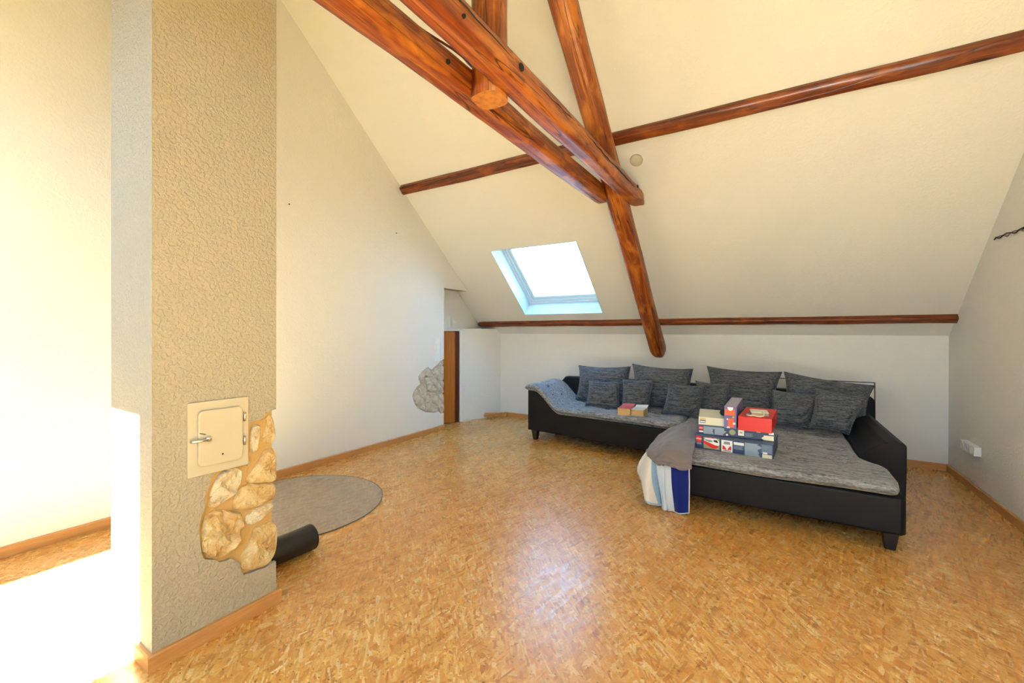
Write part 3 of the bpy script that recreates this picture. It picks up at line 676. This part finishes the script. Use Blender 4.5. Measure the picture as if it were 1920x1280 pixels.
class Carton:
    def __init__(s, name, a, b, depth, z0, z1, mfront, mtop, mside, label, right_shift=0):
        s.a = V((*a, z0)); s.ex = V((*b, z0))-s.a; s.w = s.ex.length; s.h = z1-z0
        e = s.ex.normalized(); s.back = V((-e.y, e.x, 0)); s.n = -s.back; s.depth = depth; s.e = e
        sh = e*right_shift
        A_ = s.a; v = [A_, A_+s.ex, A_+s.ex+s.back*depth+sh, A_+s.back*depth+sh]; v += [p+V((0, 0, s.h)) for p in v]
        s.root = empty(name, s.a+s.ex/2, label, 'box')
        s.root.location.z = z0
        obj('carton', v, [(0,1,5,4), (4,5,6,7), (1,2,6,5), (2,3,7,6), (3,0,4,7), (0,3,2,1)], None, s.root, mats=[mfront, mtop, mside], fm=[0,1,2,2,2,0], bevel=.0015, seg=1)
        s.k = 0
    def P(s, u, w, off=.0012): return s.a+s.ex*u+V((0, 0, s.h*w))+s.n*off
    def poly(s, name, pts, m, lvl=1, par=None):
        n = len(pts); vs = [s.P(u, w, .0008*lvl) for u, w in pts]+[s.P(u, w, -.001) for u, w in pts]
        tri = geometry.tessellate_polygon([[V((u*s.w, w*s.h, 0)) for u, w in pts]])
        return obj(name, vs, [tuple(t) for t in tri]+[(i, (i+1) % n, (i+1) % n+n, i+n) for i in range(n)], m, par or s.root)
    def rect(s, name, u0, u1, w0, w1, m, lvl=1, par=None): return s.poly(name, [(u0, w0), (u1, w0), (u1, w1), (u0, w1)], m, lvl, par)
    def tpoly(s, name, pts, m, lvl=1):   # on the lid
        T = lambda u, w, o: s.a+s.ex*u+s.back*s.depth*w+V((0, 0, s.h+o))
        n = len(pts); vs = [T(u, w, .0008*lvl) for u, w in pts]
        return obj(name, vs, [tuple(range(n))], m, s.root)
    def text(s, txt, u, w, size, m, par=None, lvl=2):
        cu = bpy.data.curves.new('lettering', 'FONT'); cu.body = txt; cu.size = size; cu.align_x = 'CENTER'; cu.align_y = 'CENTER'; cu.offset = size*.012
        to = bpy.data.objects.new('lettering', cu); COL.objects.link(to)
        dg = bpy.context.evaluated_depsgraph_get(); dg.update(); me = bpy.data.meshes.new_from_object(to.evaluated_get(dg))
        vs = [s.P(u, w, .0008*lvl+.0004)+s.e*v.co.x+V((0, 0, v.co.y)) for v in me.vertices]; fs = [tuple(p.vertices) for p in me.polygons]
        bpy.data.objects.remove(to); bpy.data.curves.remove(cu)
        return obj('lettering', vs, fs, m, par or s.root)
def logo(c, u0, u1, w0, w1, size):
    r = c.rect('logo_square', u0, u1, w0, w1, PRED, 1); c.text('LEGO', (u0+u1)/2, w0+(w1-w0)*.55, size, PWH, r, 3)
    return r
def jag(c, u0, u1, w0, w1, m, seed):   # printed landscape block with a ragged skyline on its right
    rnd = random.Random(seed); pts = [(u0, w0), (u1-.02, w0)]
    k = 8
    for i in range(k): pts += [(u1-rnd.random()*.35*(u1-u0), w0+(w1-w0)*(i+.5)/k)]
    pts += [(u1-.03, w1), (u0, w1)]
    return c.poly('printed_picture', pts, m, 1)
b1 = Carton('toy_box', (-.538, 3.690), (-.004, 3.652), .42, .425, .530, NAVY, SLATE, NAVY, 'navy printed toy box with red-white van pictures, bottom of the stack')
logo(b1, .012, .085, .50, .96, .017); b1.rect('age_label', .02, .085, .34, .46, DGR, 1)
pic = b1.rect('van_picture', .115, .33, .10, .93, GRN, 1)
b1.poly('van_roof', [(.12, .62), (.14, .88), (.20, .95), (.29, .90), (.325, .72), (.33, .5), (.315, .30), (.27, .22), (.2, .30)], PWH, 2, pic)
b1.poly('van_body', [(.115, .48), (.115, .68), (.20, .55), (.27, .42), (.315, .40), (.322, .52), (.318, .30), (.28, .18), (.23, .16), (.19, .26)], PRED, 3, pic)
b1.poly('van_windows', [(.135, .70), (.137, .78), (.235, .74), (.235, .62), (.19, .62)], DGR, 4, pic); b1.poly('van_windscreen', [(.25, .70), (.255, .80), (.30, .80), (.315, .62), (.27, .64)], BLKP, 4, pic)
b1.rect('roof_stripe', .15, .26, .90, .94, PRED, 4, pic)
p2 = b1.rect('van_picture', .355, .50, .05, .90, PWH, 1)
b1.poly('windscreen', [(.385, .60), (.39, .80), (.465, .80), (.47, .60)], DGR, 2, p2)
b1.poly('van_nose', [(.37, .22), (.37, .50), (.395, .46), (.428, .20)], PRED, 2, p2); b1.poly('van_nose', [(.435, .20), (.46, .46), (.485, .50), (.485, .22)], PRED, 2, p2); b1.rect('bumper', .38, .48, .12, .16, BLKP, 2, p2)
b1.rect('caption_panel', .515, .645, .66, .86, PWH, 1)
for k in range(5): b1.rect('printed_line', .515, .64-.01*(k % 3), .58-k*.055, .60-k*.055, TEAL, 1)
b1.rect('red_dot_label', .355, .385, -.0+.02, .045, PRED, 1); b1.rect('printed_line', .40, .56, .018, .03, TEAL, 1)
jag(b1, .655, .86, .02, .92, TEAL, 3); b1.rect('side_panel', .86, .985, .36, .94, SLATE, 1)
for k in range(3): b1.rect('printed_line', .875, .95-.015*k, .80-k*.09, .82-k*.09, TEAL, 2)
b1.rect('label', .875, .93, .30, .42, PWH, 2); b1.rect('barcode_label', .87, .985, .02, .27, CREAM, 2)
b2 = Carton('toy_box', (-.533, 3.742), (.004, 3.752), .42, .5318, .602, NAVY, SLATE, NAVY, 'navy printed toy box resting on the van box')
r_ = b2.rect('logo_square', .03, .085, .50, .92, PRED, 1); b2.text('LEGO', .0575, .70, .012, PWH, r_, 3)
b2.rect('age_label', .03, .085, .22, .38, PWH, 1); jag(b2, .09, .27, .06, .94, TEAL, 5); jag(b2, .24, .40, .08, .94, TEAL, 6)
for (u, w, ru, m_) in ((.405, .22, .016, PWH), (.475, .56, .042, GRN)): b2.poly('printed_roundel', [(u+ru*math.cos(a*PI/8), w+ru*7.2*math.sin(a*PI/8)) for a in range(16)], m_, 2)
b2.rect('label', .55, .625, .30, .92, PWH, 1); b2.rect('label_mark', .57, .605, .55, .72, GRN, 2)
for k in range(4): b2.rect('printed_line', .64, .74-.02*(k % 2), .60-.11*k, .64-.11*k, TEAL, 1)
b2.rect('label', .78, .83, .84, .96, PWH, 1); b2.rect('label', .93, .99, .72, .98, PWH, 1); b2.rect('barcode_label', .87, .99, .08, .60, CREAM, 2); b2.poly('printed_arrow', [(.84, .28), (.87, .08), (.87, .48)], CREAM, 2)
b3 = Carton('cream_box', (-.524, 3.760), (-.335, 3.772), .40, .6035, .667, CREAM, CREAMT, CREAM, 'cream cardboard box on the left end of the stack', right_shift=-.02)
q = b3.rect('emblem', .05, .27, .24, .84, BLU, 1); b3.rect('emblem_roof', .06, .26, .62, .80, YEL, 2, q); b3.rect('emblem_band', .07, .25, .34, .48, PWH, 2, q)
b3.poly('emblem_waves', [(.06, .52), (.10, .60), (.14, .53), (.18, .60), (.22, .53), (.26, .60), (.26, .50), (.06, .50)], BLKP, 3, q)
b3.tpoly('lid_panel', [(.10, .06), (.90, .06), (.90, .60), (.10, .60)], CREAM); b3.tpoly('lid_line', [(.62, .64), (.92, .66), (.92, .70), (.62, .68)], YEL)
b4 = Carton('purple_box', (-.334, 3.722), (-.247, 3.722), .55, .6035, .775, PUR, LIL, PUR, 'tall purple and orange box standing at the middle of the stack', right_shift=.01)
b4.rect('orange_panel', .06, .86, .60, .88, ORG, 1); b4.poly('white_arc', [(.5+.24*math.cos(a*PI/10), .97-.16*math.sin(a*PI/10)) for a in range(11)], PWH, 2)
b4.rect('orange_figure', .30, .80, .06, .46, ORG, 1); b4.poly('printed_star', [(.78, .50), (.66, .46), (.66, .56)], YEL, 2); b4.poly('yellow_dot', [(.74+.09*math.cos(a*PI/6), .52+.045*math.sin(a*PI/6)) for a in range(12)], YEL, 2)
b4.poly('white_dot', [(.80+.10*math.cos(a*PI/6), .24+.05*math.sin(a*PI/6)) for a in range(12)], PWH, 2); b4.poly('white_dot', [(.26+.07*math.cos(a*PI/6), .42+.035*math.sin(a*PI/6)) for a in range(12)], PWH, 2)
b4.poly('white_patch', [(.20, .02), (.50, .02), (.40, .09), (.24, .08)], PWH, 2)
for (u, w) in ((.3, .25), (.7, .4), (.35, .6), (.72, .75), (.25, .82)): b4.tpoly('white_fleck', [(u, w), (u+.08, w+.01), (u+.1, w+.03), (u, w+.02)], PWH)
b5 = Carton('red_box', (-.236, 3.706), (-.013, 3.700), .50, .6035, .710, RED, RED, RED, 'plain glossy red box at the right end of the stack', right_shift=.02)
bk = empty('notebook', (-.10, 3.85, .712), 'small pale notebook lying on the red box', 'notebook')
def rotp(c, x, y, a): return (c[0]+x*math.cos(a)-y*math.sin(a), c[1]+x*math.sin(a)+y*math.cos(a))
def flat(name, c, w, l, a, z0, z1, m, par, bevel=.001):
    return prism(name, [(*rotp(c, sx*w/2, sy*l/2, a), z0) for sx, sy in ((-1,-1),(1,-1),(1,1),(-1,1))], (0, 0, z1-z0), m, par, bevel=bevel, seg=1)
PAG = cmat('aged_page_edges', (.70, .46, .20), .8); n = N(PAG); n.color(n.ramp(n.noise(n.coord('Object', (4, 4, 260)), 2, 3), [(.35, (.58, .34, .12)), (.65, (.78, .54, .26))]))
KRA = cmat('kraft_card', (.55, .42, .25), .7)
flat('page_block', (-.10, 3.86), .115, .15, .12, .714, .734, KRA, bk); flat('cover', (-.10, 3.86), .12, .155, .10, .734, .738, CREAM, bk); flat('back_cover', (-.10, 3.86), .12, .155, .12, .7105, .714, DGR, bk)
eb = empty('cord_loop', (-.12, 3.80, .712), 'cream cord looped around the notebook on the red box', 'cord')
tube('cord', [(-.165, 3.80, .722), (-.182, 3.775, .716), (-.178, 3.745, .716), (-.155, 3.735, .717), (-.13, 3.742, .72), (-.11, 3.735, .716), (-.085, 3.73, .717), (-.068, 3.74, .722), (-.066, 3.77, .738), (-.072, 3.80, .744), (-.09, 3.82, .744)], .005, CREAM, eb, 8)
bl = tag(lathe('black_disc', [(0, -.012), (.022, -.010), (.026, 0), (.022, .010), (0, .012)], BLKP, center=(-.358, 3.90, .694), axis=(.3, -1, .1), n=20, origin=(-.358, 3.90, .668)), 'small black round object wedged between cream and purple box', 'disc')

# ------------------------------------------------------------------ paperbacks
def paperback(c, w, l, a, z, h, cov, lab):
    r = empty('paperback', (c[0], c[1], z), lab, 'book', 'paperbacks on the sofa seat')
    flat('pages', c, w, l, a, z+.002, z+h-.003, PAG, r, .002)
    flat('back_cover', c, w+.004, l+.004, a, z, z+.002, PWH, r, .0005)
    # front cover bending up at its far edge
    vs = []; fs = []; N_ = 10
    for i in range(N_+1):
        t = i/N_; lift = .022*max(0, (t-.55)/.45)**2
        for sx in (-1, 1):
            x, y = rotp(c, sx*(w/2+.002)+.015*max(0, t-.5), -l/2+l*t, a); vs.append((x, y, z+h-.002+lift+(.008 if sx > 0 else 0)*t))
    for i in range(N_): fs.append((2*i, 2*i+1, 2*i+3, 2*i+2))
    o = obj('front_cover', vs, fs, cov, r); so_ = o.modifiers.new('s', 'SOLIDIFY'); so_.thickness = .0015
    flat('spine', rotp(c, -w/2-.001, 0, a), .002, l, a, z, z+h-.001, cov, r, .0004)
    return r
COVR = cmat('faded_red_cover', (.62, .10, .10)); COVW = cmat('glossy_white_cover', (.80, .78, .76), .25)
paperback((-1.405, 4.715), .135, .20, .04, .444, .078, COVR, 'thick yellowed paperback with faded red cover, the left one')
paperback((-1.265, 4.75), .132, .20, .02, .444, .072, COVW, 'thick yellowed paperback with white cover, the right one')

# ------------------------------------------------------------------ towel and grey cloth over the chaise corner
def clothmat(name, c):
    m = mat(name, c, .95, .05); n = N(m); n.normal(n.bump(n.noise(n.coord(), 260, 2), .5, .002)); m.node_tree.nodes['Principled BSDF'].inputs['Sheen Weight'].default_value = .3; return m
T_N = clothmat('navy_terry', (.010, .022, .16)); T_W = clothmat('pale_blue_white_terry', (.58, .63, .68)); T_B = clothmat('light_blue_terry', (.28, .42, .58)); T_C = clothmat('cream_terry', (.70, .65, .58)); T_BL = clothmat('bright_blue_terry', (.03, .14, .50)); T_H = clothmat('white_hem', (.6, .6, .66)); G_C = clothmat('taupe_jersey', (.20, .165, .155))
def cr_(pts, t):   # Catmull-Rom through pts
    n_ = len(pts)-1; x = t*n_; i = min(int(x), n_-1); f = x-i
    p = [V(pts[max(0, min(n_, j))]) for j in (i-1, i, i+1, i+2)]
    return .5*((2*p[1])+(p[2]-p[0])*f+(2*p[0]-5*p[1]+4*p[2]-p[3])*f*f+(3*p[1]-p[0]-3*p[2]+p[3])*f*f*f)
# key rows: (a -> plan point at several heights)
TOPR = [(-.53, 3.50, .432), (-.60, 3.50, .434), (-.68, 3.52, .435), (-.76, 3.55, .435), (-.79, 3.62, .435), (-.80, 3.72, .435), (-.80, 3.80, .435)]
EDG = [(-.53, 3.385, .40), (-.62, 3.38, .405), (-.71, 3.385, .405), (-.80, 3.40, .405), (-.85, 3.47, .405), (-.86, 3.60, .405), (-.86, 3.74, .405)]
MID = [(-.525, 3.385, .22), (-.62, 3.375, .22), (-.71, 3.38, .22), (-.80, 3.365, .22), (-.905, 3.42, .24), (-.92, 3.54, .26), (-.88, 3.70, .28)]
BOT = [(-.525, 3.385, .02), (-.60, 3.36, .004), (-.68, 3.37, .008), (-.76, 3.355, .024), (-.83, 3.39, .07), (-.875, 3.48, .14), (-.88, 3.62, .20)]
nu, nv = 96, 46
vs = []; 
for j in range(nv):
    b = j/(nv-1)
    for i in range(nu):
        a = i/(nu-1); p = cr_([cr_(TOPR, a), cr_(EDG, a), cr_(MID, a), cr_(BOT, a)], b)
        k = max(0, b-.3)/.7
        fold = .034*k*math.sin(a*24+1.6*math.sin(b*3.5))*min(1, max(0, a-.15)*5)+.014*k*math.sin(a*11+1)-.055*k*math.exp(-((a-.455)/.022)**2)-.05*k*math.exp(-((a-.68)/.02)**2)-.02*k*math.exp(-((a-.33)/.012)**2)
        dirn = V((-.25-.75*smooth01((a-.55)/.25), -1+.75*smooth01((a-.6)/.3), 0)).normalized()
        if p.z+.0 < .41 or b > .3: p = p+dirn*(fold+.012*k)
        vs.append(p)
fs = []; fm = []
def stripe(a, b):
    if a < .018 or (b > .985 and a < .6): return 5
    if a < .235: return 0
    if a < .43: return 1
    if a < .50: return 2
    if a < .80: return 3 if b < .95 or a > .7 else 2
    return 3 if b < .55 else 4
for j in range(nv-1):
    for i in range(nu-1): fs.append((j*nu+i, j*nu+i+1, (j+1)*nu+i+1, (j+1)*nu+i)); fm.append(stripe((i+.5)/(nu-1), (j+.5)/(nv-1)))
tw = obj('striped_towel', vs, fs, None, None, smooth=True, mats=[T_N, T_W, T_B, T_C, T_BL, T_H], fm=fm, origin=(-.7, 3.40, 0))
sm = tw.modifiers.new('s', 'SOLIDIFY'); sm.thickness = .006; sm.offset = 1
tag(tw, 'blue, white and cream striped towel hanging over the chaise corner to the floor', 'towel')
# grey garment
K = [ # rows from the back of the chaise forward and down; each row left -> right
 [(-.775, 4.50, .442), (-.70, 4.55, .447), (-.655, 4.62, .447)],
 [(-.850, 4.20, .43), (-.72, 4.25, .450), (-.60, 4.25, .447)],
 [(-.875, 3.85, .42), (-.73, 3.90, .452), (-.555, 3.90, .448)],
 [(-.862, 3.56, .415), (-.73, 3.58, .455), (-.53, 3.60, .450)],
 [(-.855, 3.425, .40), (-.73, 3.40, .436), (-.515, 3.40, .436)],
 [(-.815, 3.375, .37), (-.71, 3.345, .385), (-.505, 3.352, .39)],
 [(-.745, 3.335, .335), (-.66, 3.32, .352), (-.515, 3.335, .345)]]
nu, nv = 40, 60; vs = []
for j in range(nv):
    b = j/(nv-1)
    for i in range(nu):
        a = i/(nu-1); p = cr_([cr_(r, a) for r in K], b)
        w = .012*noise.noise(V((a*5, b*12, 5)))+.010*(1-abs(noise.noise(V((a*3+b*5, b*6, 2)))*2))**3+.004*math.sin(a*9+b*14)*noise.noise(V((a*3, b*3, 8)))+.005*math.sin(a*13)*max(0, b-.8)*4
        p = p+V((-.3*w, -w*(1 if b > .7 else .2), abs(w)*.8+.001))
        if b > .97: p.z += .012*math.sin(a*7)
        vs.append(p)
fs = [(j*nu+i, j*nu+i+1, (j+1)*nu+i+1, (j+1)*nu+i) for j in range(nv-1) for i in range(nu-1)]
gc = obj('grey_garment', vs, fs, G_C, None, smooth=True, origin=(-.7, 3.6, .42))
sm = gc.modifiers.new('s', 'SOLIDIFY'); sm.thickness = .007; sm.offset = 1
tag(gc, 'crumpled taupe grey garment spread over the towel on the chaise corner', 'garment')
